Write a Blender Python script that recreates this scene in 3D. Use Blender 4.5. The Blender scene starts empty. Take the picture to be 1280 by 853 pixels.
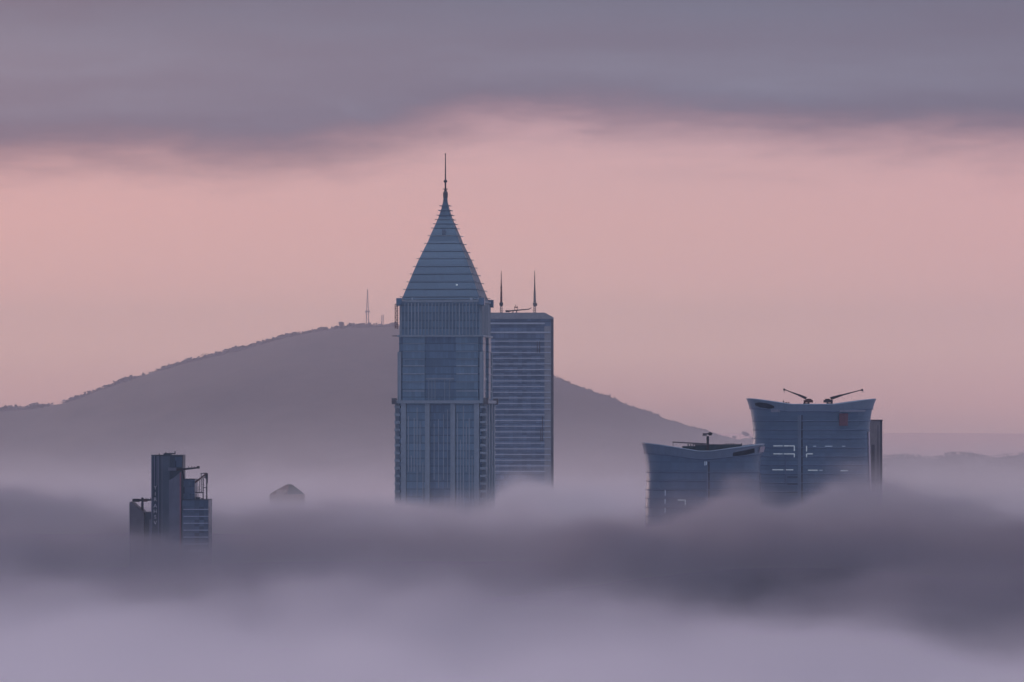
import bpy, bmesh, math, random
from mathutils import Vector, Matrix, noise as mnoise

random.seed(11)
scene = bpy.context.scene
col = scene.collection
R = math.radians

# ---------------------------------------------------------------- camera geometry
FPX = 640.0 / math.tan(R(6.0))      # focal length in photo pixels (12 degree telephoto)
HZ = 530.0                           # photo row of the horizon
CAMZ = 171.0                         # eye height above the ground


def S(D):                            # metres per photo pixel at distance D
    return D / FPX


def X(px, D):
    return (px - 640.0) * S(D)


def Z(py, D):
    return CAMZ + (HZ - py) * S(D)


cam_d = bpy.data.cameras.new("camera")
cam = bpy.data.objects.new("camera", cam_d)
col.objects.link(cam)
cam.location = (0, 0, CAMZ)
cam.rotation_euler = (R(90), 0, 0)
cam_d.sensor_width = 36.0
cam_d.lens = 18.0 / math.tan(R(6.0))
cam_d.shift_y = (HZ - 426.5) / 1280.0
cam_d.clip_start = 1.0
cam_d.clip_end = 120000.0
scene.camera = cam


# ---------------------------------------------------------------- node helpers
class NX:
    """A small arithmetic wrapper round node sockets (works in shader and geometry trees)."""

    def __init__(self, nt, sock):
        self.nt, self.s = nt, sock

    @staticmethod
    def op(nt, kind, *args, clamp=False):
        n = nt.nodes.new("ShaderNodeMath")
        n.operation = kind
        n.use_clamp = clamp
        for i, a in enumerate(args):
            if isinstance(a, NX):
                nt.links.new(a.s, n.inputs[i])
            else:
                n.inputs[i].default_value = float(a)
        return NX(nt, n.outputs[0])

    def __add__(self, o): return NX.op(self.nt, "ADD", self, o)
    __radd__ = __add__
    def __sub__(self, o): return NX.op(self.nt, "SUBTRACT", self, o)
    def __rsub__(self, o): return NX.op(self.nt, "SUBTRACT", o, self)
    def __mul__(self, o): return NX.op(self.nt, "MULTIPLY", self, o)
    __rmul__ = __mul__
    def __truediv__(self, o): return NX.op(self.nt, "DIVIDE", self, o)
    def __neg__(self): return self * -1.0
    def sin(self): return NX.op(self.nt, "SINE", self)
    def exp(self): return NX.op(self.nt, "EXPONENT", self)
    def sqrt(self): return NX.op(self.nt, "SQRT", self)
    def floor(self): return NX.op(self.nt, "FLOOR", self)
    def fract(self): return NX.op(self.nt, "FRACT", self)
    def max(self, o): return NX.op(self.nt, "MAXIMUM", self, o)
    def min(self, o): return NX.op(self.nt, "MINIMUM", self, o)
    def abs(self): return NX.op(self.nt, "ABSOLUTE", self)
    def lt(self, o): return NX.op(self.nt, "LESS_THAN", self, o)

    def smooth(self, a, b):          # smoothstep a..b -> 0..1 (a may exceed b)
        if a <= b:
            t = NX.op(self.nt, "MULTIPLY", self - a, 1.0 / (b - a), clamp=True)
            return t * t * (3.0 - 2.0 * t)
        return 1.0 - self.smooth(b, a)


class FX(float):
    """The same interface on plain numbers, so that one formula serves Python and node trees."""
    def __add__(self, o): return FX(float(self) + float(o))
    __radd__ = __add__
    def __sub__(self, o): return FX(float(self) - float(o))
    def __rsub__(self, o): return FX(float(o) - float(self))
    def __mul__(self, o): return FX(float(self) * float(o))
    __rmul__ = __mul__
    def __truediv__(self, o): return FX(float(self) / float(o))
    def __neg__(self): return FX(-float(self))
    def sin(self): return FX(math.sin(self))
    def exp(self): return FX(math.exp(self))
    def smooth(self, a, b):
        if a > b:
            return FX(1.0 - self.smooth(b, a))
        t = min(1.0, max(0.0, (float(self) - a) / (b - a)))
        return FX(t * t * (3 - 2 * t))


def combine(nt, x, y, z):
    n = nt.nodes.new("ShaderNodeCombineXYZ")
    for i, a in enumerate((x, y, z)):
        if isinstance(a, NX):
            nt.links.new(a.s, n.inputs[i])
        else:
            n.inputs[i].default_value = a
    return n.outputs[0]


def separate(nt, vec):
    n = nt.nodes.new("ShaderNodeSeparateXYZ")
    nt.links.new(vec, n.inputs[0])
    return NX(nt, n.outputs[0]), NX(nt, n.outputs[1]), NX(nt, n.outputs[2])


def noise_tex(nt, vec, scale, detail=3.0, rough=0.5):
    n = nt.nodes.new("ShaderNodeTexNoise")
    n.inputs["Scale"].default_value = scale
    n.inputs["Detail"].default_value = detail
    n.inputs["Roughness"].default_value = rough
    nt.links.new(vec, n.inputs["Vector"])
    return NX(nt, n.outputs[0])


def white(nt, vec):
    n = nt.nodes.new("ShaderNodeTexWhiteNoise")
    n.noise_dimensions = "3D"
    nt.links.new(vec, n.inputs["Vector"])
    return NX(nt, n.outputs["Value"])


def mixc(nt, fac, a, b, blend="MIX"):
    n = nt.nodes.new("ShaderNodeMix")
    n.data_type = "RGBA"
    n.blend_type = blend
    ins = [i for i in n.inputs if i.type == "RGBA"]
    f = n.inputs[0]
    if isinstance(fac, NX):
        nt.links.new(fac.s, f)
    else:
        f.default_value = fac
    for sock, v in zip(ins, (a, b)):
        if isinstance(v, (tuple, list)):
            sock.default_value = (*v[:3], 1.0)
        else:
            nt.links.new(v, sock)
    return [o for o in n.outputs if o.type == "RGBA"][0]


def ramp(nt, fac, stops, interp="LINEAR"):
    n = nt.nodes.new("ShaderNodeValToRGB")
    n.color_ramp.interpolation = interp
    e = n.color_ramp.elements
    while len(e) > 1:
        e.remove(e[-1])
    e[0].position = stops[0][0]
    e[0].color = (*stops[0][1], 1)
    for p, c in stops[1:]:
        k = e.new(p)
        k.color = (*c, 1)
    nt.links.new(fac.s, n.inputs[0])
    return n.outputs[0]


def srgb(r, g, b):
    def f(c):
        c /= 255.0
        return c / 12.92 if c <= 0.04045 else ((c + 0.055) / 1.055) ** 2.4
    return (f(r), f(g), f(b))


# ---------------------------------------------------------------- materials
def new_mat(name):
    m = bpy.data.materials.new(name)
    m.use_nodes = True
    nt = m.node_tree
    bsdf = nt.nodes["Principled BSDF"]
    return m, nt, bsdf


def object_xyz(nt):
    t = nt.nodes.new("ShaderNodeTexCoord")
    return separate(nt, t.outputs["Object"])


def plain(name, c, rough=0.6, metal=0.0, var=0.15, scale=0.35):
    m, nt, b = new_mat(name)
    t = nt.nodes.new("ShaderNodeTexCoord")
    n = noise_tex(nt, t.outputs["Object"], scale, 4.0, 0.6)
    streak = noise_tex(nt, combine(nt, *[a * k for a, k in zip(separate(nt, t.outputs["Object"]), (1.0, 1.0, 0.07))]), 0.9, 3.0)
    v = (n * 0.6 + streak * 0.4).smooth(0.3, 0.7)
    lo = tuple(x * (1 - var) for x in c)
    hi = tuple(min(1, x * (1 + var)) for x in c)
    nt.links.new(mixc(nt, v, lo, hi), b.inputs["Base Color"])
    b.inputs["Roughness"].default_value = rough
    b.inputs["Metallic"].default_value = metal
    return m


def glass(name, c, floor_h=3.7, bay=1.5, var=0.35, rough=0.28, metal=0.55, line=0.6, z0=0.0):
    """Curtain-wall glazing: panes that differ a little from one another, floor lines and mullions."""
    m, nt, b = new_mat(name)
    x, y, z = object_xyz(nt)
    zz = (z - z0) / floor_h
    u = (x + y * 0.87) / bay
    cell = combine(nt, u.floor(), zz.floor(), 0.0)
    w = white(nt, cell)
    wide = white(nt, combine(nt, (u / 6.0).floor(), zz.floor(), 3.0))
    row = white(nt, combine(nt, 0.0, zz.floor(), 7.0))
    t = nt.nodes.new("ShaderNodeTexCoord")
    big = noise_tex(nt, t.outputs["Object"], 0.05, 3.0)
    v = w * 0.35 + wide * 0.25 + row * 0.2 + big * 0.5
    fl = zz.fract().lt(0.16)
    ml = u.fract().lt(0.12)
    lines = (fl * 0.8).max(ml * 0.35)
    lo = tuple(k * (1 - var) for k in c)
    hi = tuple(k * (1 + var) for k in c)
    base = mixc(nt, v.smooth(0.35, 0.95), lo, hi)
    dark = tuple(k * line for k in c)
    nt.links.new(mixc(nt, lines, base, dark), b.inputs["Base Color"])
    b.inputs["Metallic"].default_value = metal
    nt.links.new((w * 0.12 + rough).s, b.inputs["Roughness"])
    return m


def emit(name, c, strength):
    m, nt, b = new_mat(name)
    x, y, z = object_xyz(nt)
    w = white(nt, combine(nt, (x / 0.9).floor(), (z / 0.9).floor(), 1.0))
    b.inputs["Base Color"].default_value = (*c, 1)
    b.inputs["Emission Color"].default_value = (*c, 1)
    nt.links.new(((w * 0.7 + 0.6) * strength).s, b.inputs["Emission Strength"])
    return m


M = {}
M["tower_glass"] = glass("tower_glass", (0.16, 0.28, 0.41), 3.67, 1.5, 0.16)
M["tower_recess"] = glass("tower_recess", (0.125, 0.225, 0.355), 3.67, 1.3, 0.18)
M["tower_stone"] = plain("tower_stone", (0.235, 0.32, 0.42), 0.55, 0.15, 0.10)
M["tower_trim"] = plain("tower_trim", (0.32, 0.41, 0.51), 0.5, 0.2, 0.15)
M["tower_dark"] = plain("tower_dark", (0.09, 0.10, 0.135), 0.6, 0.1)
M["roof_edge"] = plain("roof_edge", (0.14, 0.21, 0.31), 0.5, 0.3, 0.1)
M["roof_glass"] = glass("roof_glass", (0.085, 0.15, 0.235), 3.8, 2.0, 0.08, 0.3, 0.55, 0.85)
M["block_glass"] = glass("block_glass", (0.16, 0.235, 0.36), 3.03, 2.4, 0.22, z0=1.2)
M["block_band"] = plain("block_band", (0.36, 0.44, 0.56), 0.5, 0.1, 0.08)
M["block_stone"] = plain("block_stone", (0.23, 0.265, 0.33), 0.6, 0.0, 0.1)
M["hull_glass"] = glass("hull_glass", (0.165, 0.275, 0.42), 3.4, 2.2, 0.09, 0.38, 0.6, 0.9)
M["hull_crown"] = plain("hull_crown", (0.205, 0.305, 0.44), 0.5, 0.3, 0.1, 0.1)
M["hull_band"] = plain("hull_band", (0.12, 0.20, 0.35), 0.5, 0.3, 0.1)
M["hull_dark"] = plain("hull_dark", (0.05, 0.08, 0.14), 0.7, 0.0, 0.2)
M["hull_trim"] = plain("hull_trim", (0.30, 0.36, 0.48), 0.45, 0.2, 0.1)
M["lip_light"] = plain("lip_light", (0.50, 0.48, 0.60), 0.4, 0.1, 0.1)
M["plant_room"] = plain("plant_room", (0.045, 0.09, 0.125), 0.7, 0.0, 0.3)
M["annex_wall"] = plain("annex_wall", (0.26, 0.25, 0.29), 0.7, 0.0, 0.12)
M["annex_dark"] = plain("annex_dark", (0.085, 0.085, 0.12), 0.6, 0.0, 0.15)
M["slab_dark"] = plain("slab_dark", (0.075, 0.115, 0.165), 0.45, 0.3, 0.2, 0.2)
M["slab_panel"] = plain("slab_panel", (0.15, 0.205, 0.275), 0.5, 0.2, 0.15, 0.2)
M["slab_light"] = plain("slab_light", (0.26, 0.29, 0.375), 0.6, 0.1, 0.12)
M["slab_fin"] = plain("slab_fin", (0.30, 0.33, 0.46), 0.4, 0.2, 0.1)
M["glow_edge"] = plain("glow_edge", (0.50, 0.22, 0.27), 0.5, 0.0, 0.2)  # low pink light on the slab edge, put into the colour
M["podium_glass"] = glass("podium_glass", (0.13, 0.20, 0.30), 2.2, 1.6, 0.2, 0.25, 0.5, 0.85)
M["line_light"] = plain("line_light", (0.62, 0.70, 0.82), 0.4, 0.0, 0.1)
M["concrete"] = plain("concrete", (0.23, 0.23, 0.26), 0.85, 0.0, 0.2)
M["steel_dark"] = plain("steel_dark", (0.07, 0.065, 0.085), 0.55, 0.4, 0.25, 0.8)
M["steel_red"] = plain("steel_red", (0.16, 0.07, 0.075), 0.55, 0.2, 0.25, 0.8)
M["steel_grey"] = plain("steel_grey", (0.22, 0.20, 0.22), 0.55, 0.3, 0.25, 0.8)
M["sign_white"] = plain("sign_white", (0.85, 0.86, 0.92), 0.5, 0.0, 0.1)
M["banner_red"] = plain("banner_red", (0.17, 0.085, 0.125), 0.8, 0.0, 0.15)
M["roof_tile"] = plain("roof_tile", (0.13, 0.07, 0.075), 0.8, 0.0, 0.3)
M["roof_lead"] = plain("roof_lead", (0.035, 0.04, 0.045), 0.6, 0.2, 0.25)
M["wall_cream"] = plain("wall_cream", (0.42, 0.33, 0.30), 0.8, 0.0, 0.15)
M["lit_window"] = emit("lit_window", (0.80, 0.93, 1.0), 0.15)
M["dim_window"] = emit("dim_window", (0.62, 0.78, 0.95), 0.14)
M["lamp_white"] = emit("lamp_white", (0.8, 0.92, 1.0), 0.28)
M["trunk"] = plain("trunk", (0.05, 0.04, 0.035), 0.9)


def forest_mat():
    m, nt, b = new_mat("forest_green")
    t = nt.nodes.new("ShaderNodeTexCoord")
    n = noise_tex(nt, t.outputs["Object"], 0.035, 5.0, 0.65)
    x, y, z = separate(nt, t.outputs["Object"])
    gully = noise_tex(nt, combine(nt, x, y * 0.25, z * 0.3), 0.006, 4.0, 0.6)
    v = (n * 0.55 + gully * 0.45).smooth(0.34, 0.66)
    nt.links.new(mixc(nt, v, (0.018, 0.024, 0.022), (0.078, 0.064, 0.058)), b.inputs["Base Color"])
    b.inputs["Roughness"].default_value = 0.95
    return m


M["forest"] = forest_mat()


# ---------------------------------------------------------------- mesh builder
class MB:
    def __init__(self):
        self.v, self.f = [], []

    def add(self, vs, fs):
        o = len(self.v)
        self.v += [tuple(p) for p in vs]
        self.f += [tuple(i + o for i in q) for q in fs]
        return self

    def box(self, x0, x1, y0, y1, z0, z1):
        vs = [(x, y, z) for z in (z0, z1) for y in (y0, y1) for x in (x0, x1)]
        return self.add(vs, [(0, 2, 3, 1), (4, 5, 7, 6), (0, 1, 5, 4), (2, 6, 7, 3), (0, 4, 6, 2), (1, 3, 7, 5)])

    def prism(self, pts, y0, y1):    # polygon in x-z, extruded along y
        n = len(pts)
        vs = [(x, y0, z) for x, z in pts] + [(x, y1, z) for x, z in pts]
        fs = [tuple(range(n)), tuple(range(2 * n - 1, n - 1, -1))]
        fs += [(i, i + n, (i + 1) % n + n, (i + 1) % n) for i in range(n)]
        return self.add(vs, fs)

    def bar(self, a, b, w, w2=None):  # square bar from a to b
        a, b = Vector(a), Vector(b)
        w2 = w if w2 is None else w2
        d = (b - a).normalized()
        up = Vector((0, 0, 1)) if abs(d.z) < 0.9 else Vector((0, 1, 0))
        s = d.cross(up).normalized()
        t = s.cross(d).normalized()
        vs = []
        for p, k in ((a, w / 2), (b, w2 / 2)):
            for i, j in ((-1, -1), (1, -1), (1, 1), (-1, 1)):
                vs.append(p + s * (i * k) + t * (j * k))
        return self.add(vs, [(0, 1, 2, 3), (7, 6, 5, 4), (0, 4, 5, 1), (1, 5, 6, 2), (2, 6, 7, 3), (3, 7, 4, 0)])

    def lathe(self, prof, cx=0.0, cy=0.0, n=16, sx=1.0, sy=1.0, ph=0.0):   # (radius, z) list
        vs, fs = [], []
        for r, z in prof:
            for i in range(n):
                a = 2 * math.pi * (i + ph) / n
                vs.append((cx + r * sx * math.cos(a), cy + r * sy * math.sin(a), z))
        for k in range(len(prof) - 1):
            for i in range(n):
                j = (i + 1) % n
                fs.append((k * n + i, k * n + j, (k + 1) * n + j, (k + 1) * n + i))
        fs.append(tuple(range(n - 1, -1, -1)))
        fs.append(tuple((len(prof) - 1) * n + i for i in range(n)))
        return self.add(vs, fs)

    def ring(self, hw, t, z0, z1):   # square frame of outer half width hw, thickness t
        self.box(-hw, hw, -hw, -hw + t, z0, z1)
        self.box(-hw, hw, hw - t, hw, z0, z1)
        self.box(-hw, -hw + t, -hw + t, hw - t, z0, z1)
        return self.box(hw - t, hw, -hw + t, hw - t, z0, z1)

    def turned(self, k):             # quarter turns about z
        c, s = [(1, 0), (0, 1), (-1, 0), (0, -1)][k % 4]
        self.v = [(x * c - y * s, x * s + y * c, z) for x, y, z in self.v]
        return self

    def build(self, name, mat, parent=None, smooth=False, mats=None):
        me = bpy.data.meshes.new(name)
        me.from_pydata(self.v, [], self.f)
        bm = bmesh.new()
        bm.from_mesh(me)
        bmesh.ops.recalc_face_normals(bm, faces=bm.faces)
        bm.to_mesh(me)
        bm.free()
        me.materials.append(mat)
        if smooth:
            me.polygons.foreach_set("use_smooth", [True] * len(me.polygons))
        o = bpy.data.objects.new(name, me)
        col.objects.link(o)
        if parent:
            o.parent = parent
        return o


def tag(o, label=None, cat=None, group=None, kind=None):
    for k, v in (("label", label), ("category", cat), ("group", group), ("kind", kind)):
        if v:
            o[k] = v
    return o


def thing(name, label, cat, loc=(0, 0, 0), rz=0.0, group=None):
    o = bpy.data.objects.new(name, None)
    o.empty_display_size = 5
    col.objects.link(o)
    o.location = loc
    o.rotation_euler = (0, 0, rz)
    return tag(o, label, cat, group)


def bx(x0, x1, y0, y1, z0, z1):
    return MB().box(min(x0, x1), max(x0, x1), y0, y1, min(z0, z1), max(z0, z1))


# ================================================================ THE SPIRED TOWER
def spired_tower():
    D, CX = 2330.0, 556.0
    s = S(D)
    zz = lambda py: Z(py, D)
    t = thing("spired_skyscraper", "tall blue glass skyscraper with a pointed pyramid roof and needle spire",
              "skyscraper", (X(CX, D), D + 22, 0), R(-6))
    zL, zM, zU = zz(502), zz(420), zz(376)
    hL, hM, hU = 22.1, 20.7, 19.9
    # bodies of the three tiers
    hi = hL - 2.2
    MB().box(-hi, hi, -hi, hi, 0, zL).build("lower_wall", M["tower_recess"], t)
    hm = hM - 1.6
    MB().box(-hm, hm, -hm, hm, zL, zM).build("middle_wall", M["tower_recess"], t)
    hu = hU - 0.8
    MB().box(-hu, hu, -hu, hu, zM, zU).build("upper_wall", M["tower_glass"], t)
    MB().ring(hL + 0.5, 3.2, zL - 0.9, zL + 0.5).build("cornice", M["tower_stone"], t)
    MB().ring(hM + 0.12, 2.6, zM - 0.4, zM + 0.4).build("cornice", M["tower_stone"], t)
    MB().ring(hU + 0.08, 1.6, zU - 0.7, zU + 0.3).build("cornice", M["tower_stone"], t)
    rnd = random.Random(5)
    faces = (0, 1, 3)                # front, right, left
    for k in range(4):
        # lower tier: four pilasters, two glazed bays, corner strips of balconies
        for u in (-46, -16, 16, 46):
            w = (3.1 if abs(u) > 20 else 2.9) * s
            MB().box(u * s - w, u * s + w, -hL, -hi - 0.01, 0, zL - 0.95).turned(k).build("pilaster", M["tower_stone"], t)
        for sg in (-1, 1):
            a, b = sorted((sg * 19.2 * s, sg * 42.7 * s))
            MB().box(a, b, -hL + 1.3, -hi - 0.02, 0, zL - 0.95).turned(k).build("glazed_bay", M["tower_glass"], t)
            if k in faces:
                for i in range(6):
                    u = a + (b - a) * (i + 0.7) / 6.4
                    top = zL - 2.0 - rnd.random() * (30 if i % 2 else 8)
                    bot = zz(640) - 20 if rnd.random() < 0.6 else zz(590)
                    MB().box(u - 0.19, u + 0.19, -hL + 0.95, -hL + 1.29, bot, top).turned(k).build("mullion", M["tower_trim"], t)
            c, d = sorted((sg * 50.5 * s, sg * (hL / s - 0.2) * s))
            if k in faces:
                for i in range(14):
                    z = zL - 3.2 - i * 3.67
                    MB().box(c, d, -hL + 0.15, -hi - 0.03, z, z + 1.15).turned(k).build("balcony", M["tower_stone"], t)
        if k in faces:
            for i, u in enumerate((-8, -2.5, 4, 9)):
                MB().box(u * s - 0.16, u * s + 0.16, -hi - 0.4, -hi - 0.01, zz(600 + 10 * (i % 2)), zz(530 - 6 * i)).turned(k).build("mullion", M["tower_trim"], t)
        # middle tier: two panels with floor lines, a recessed centre
        for sg in (-1, 1):
            a, b = sorted((sg * 19.5 * s, sg * 47.5 * s))
            MB().box(a, b, -hM + 0.5, -hm - 0.01, zL + 0.52, zM - 0.52).turned(k).build("glazed_bay", M["tower_glass"], t)
            if k in faces:
                for py in (430, 440, 449.5, 458, 468, 478, 489.5):
                    hgt = 0.42 if py in (458, 468, 489.5) else 0.28
                    MB().box(a + 0.2, b - 0.2, -hM + 0.1, -hM + 0.49, zz(py), zz(py) + hgt).turned(k).build(
                        "spandrel", M["tower_trim" if py in (458, 468, 489.5) else "tower_stone"], t)
            c = sg * 51.0 * s
            MB().box(c - 0.55, c + 0.55, -hM - 0.05, -hm - 0.01, zL + 0.52, zz(440)).turned(k).build("corner_post", M["tower_stone"], t)
        if k in faces:
            MB().box(-19 * s, 17 * s, -hm - 0.35, -hm - 0.01, zz(474.5), zz(472.5)).turned(k).build("lintel", M["tower_stone"], t)
            for u in (-15, -11, -7, 5, 11):
                MB().box(u * s - 0.15, u * s + 0.15, -hm - 0.3, -hm - 0.01, zz(500), zz(475)).turned(k).build("mullion", M["tower_stone"], t)
        # upper tier: closely set vertical fins
        if k in faces:
            n = 24
            for i in range(n):
                u = -hU + 1.0 + (2 * hU - 2.0) * i / (n - 1)
                bright = i in (2, 3, 5, 17) or rnd.random() < 0.12
                MB().box(u - 0.2, u + 0.2, -hU, -hu - 0.01, zM + 0.45, zU - 1.02).turned(k).build(
                    "fin", M["tower_trim" if bright else "tower_stone"], t)
    for sx in (-1, 1):
        for sy in (-1, 1):
            MB().box(sx * hU - 1.3, sx * hU + 1.3, sy * hU - 1.3, sy * hU + 1.3, zU - 2.4, zU + 1.3).build("corner_cap", M["tower_recess"], t)
            MB().box(sx * hL - 1.1, sx * hL + 1.1, sy * hL - 1.1, sy * hL + 1.1, zL - 1.4, zL + 1.6).build("corner_cap", M["tower_dark"], t)
    # pyramid roof with a slightly hollow profile
    prof = [(374.5, 54.5), (358, 47.6), (342, 41), (326, 34.2), (310, 26.5), (300, 21.5), (293, 18.9), (283, 14.4), (270, 8.6), (259, 5.2), (250, 3.0), (244, 2.4)]
    pr = [(px * s / 1.099, zz(py)) for py, px in prof]
    rm = MB()
    for h, z in pr:
        rm.v += [(-h, -h, z), (h, -h, z), (h, h, z), (-h, h, z)]
    for i in range(len(pr) - 1):
        o = i * 4
        rm.f += [(o + a, o + (a + 1) % 4, o + 4 + (a + 1) % 4, o + 4 + a) for a in range(4)]
    o = (len(pr) - 1) * 4
    rm.f += [(0, 3, 2, 1), (o, o + 1, o + 2, o + 3)]
    roof = rm.build("roof", M["roof_glass"], t)

    def half(z):
        for (h0, z0), (h1, z1) in zip(pr, pr[1:]):
            if z0 <= z <= z1:
                return h0 + (h1 - h0) * (z - z0) / (z1 - z0)
        return pr[-1][0]
    for py in (371, 361.5, 352, 342, 332.5, 322.5, 313, 303, 293, 283.5, 278, 272.5, 267, 261, 255):
        z = zz(py)
        out = 0.3
        lb = MB().ring(half(z) + out, out + 0.5, z - 0.10, z + 0.12)
        for sx in (-1, 1):
            for sy in (-1, 1):
                c_ = half(z) + 0.15
                lb.bar((sx * c_, sy * c_, z), (sx * (c_ + 0.95), sy * (c_ + 0.95), z), 0.34)
        lb.build(
            "ledge", M["tower_trim" if py == 293 else "roof_edge"], roof)
    MB().box(-0.9, 0.9, -half(zz(290)) - 0.5, -half(zz(290)) + 1.5, zz(292), zz(285.5)).build("dormer", M["roof_edge"], roof)
    y = -half(zz(357)) - 0.35
    MB().lathe([(0.05, zz(357)), (0.45, zz(356.4)), (0.45, zz(355.4)), (0.05, zz(355))], (576.5 - 557) * s, y, 8).build("roof_lamp", M["lamp_white"], t)
    for px, w in ((606, 2.4), (594.5, 1.2), (520, 0.8)):  # small pale blocks stand in for glints at the roof base
        MB().box((px - 556) * s - w / 2, (px - 556) * s + w / 2, -hU + 0.2, -hU + 1.5, zU + 0.31, zU + 1.5).build("roof_unit", M["tower_trim"], t)
    # finial and needle
    MB().lathe([(1.0, zz(246)), (1.2, zz(243)), (1.2, zz(238.5)), (0.75, zz(236.5)), (0.5, zz(233.8))], n=8).build("finial", M["tower_dark"], t)
    MB().lathe([(1.3, zz(234.2)), (1.3, zz(233.4)), (0.4, zz(233.3))], n=10).build("finial_ring", M["tower_dark"], t)
    MB().lathe([(0.42, zz(233.6)), (0.36, zz(224)), (0.3, zz(212)), (0.2, zz(189.5)), (0.12, zz(189))], n=8).build("spire", M["steel_dark"], t)
    MB().lathe([(0.2, zz(226.3)), (0.8, zz(225.2)), (0.95, zz(224)), (0.8, zz(222.8)), (0.2, zz(221.7))], n=12).build("spire_ball", M["steel_dark"], t, True)
    MB().lathe([(0.1, zz(190.6)), (0.38, zz(190)), (0.38, zz(189.2)), (0.1, zz(188.7))], n=8).build("spire_tip", M["steel_dark"], t)
    # builders' hoist clinging to the left corner
    hb = MB()
    x0, x1 = -hU - 2.3, -hU - 1.1
    za, zb = zz(411), zz(380)
    for xx in (x0, x1):
        hb.bar((xx, -hU + 2, za), (xx, -hU + 2, zb), 0.28)
    n = 11
    for i in range(n):
        a, b = za + (zb - za) * i / n, za + (zb - za) * (i + 1) / n
        hb.bar((x0 if i % 2 else x1, -hU + 2, a), (x1 if i % 2 else x0, -hU + 2, b), 0.24)
        hb.bar((x0, -hU + 2, b), (x1 + 0.4, -hU + 2, b), 0.24)
    hb.build("hoist_mast", M["steel_red"], t)
    MB().box(-hM - 2.6, -hM + 0.5, -hM + 1, -hM + 3, zz(420.4), zz(419.4)).build("hoist_bracket", M["steel_dark"], t)
    return t


spired_tower()


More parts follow.
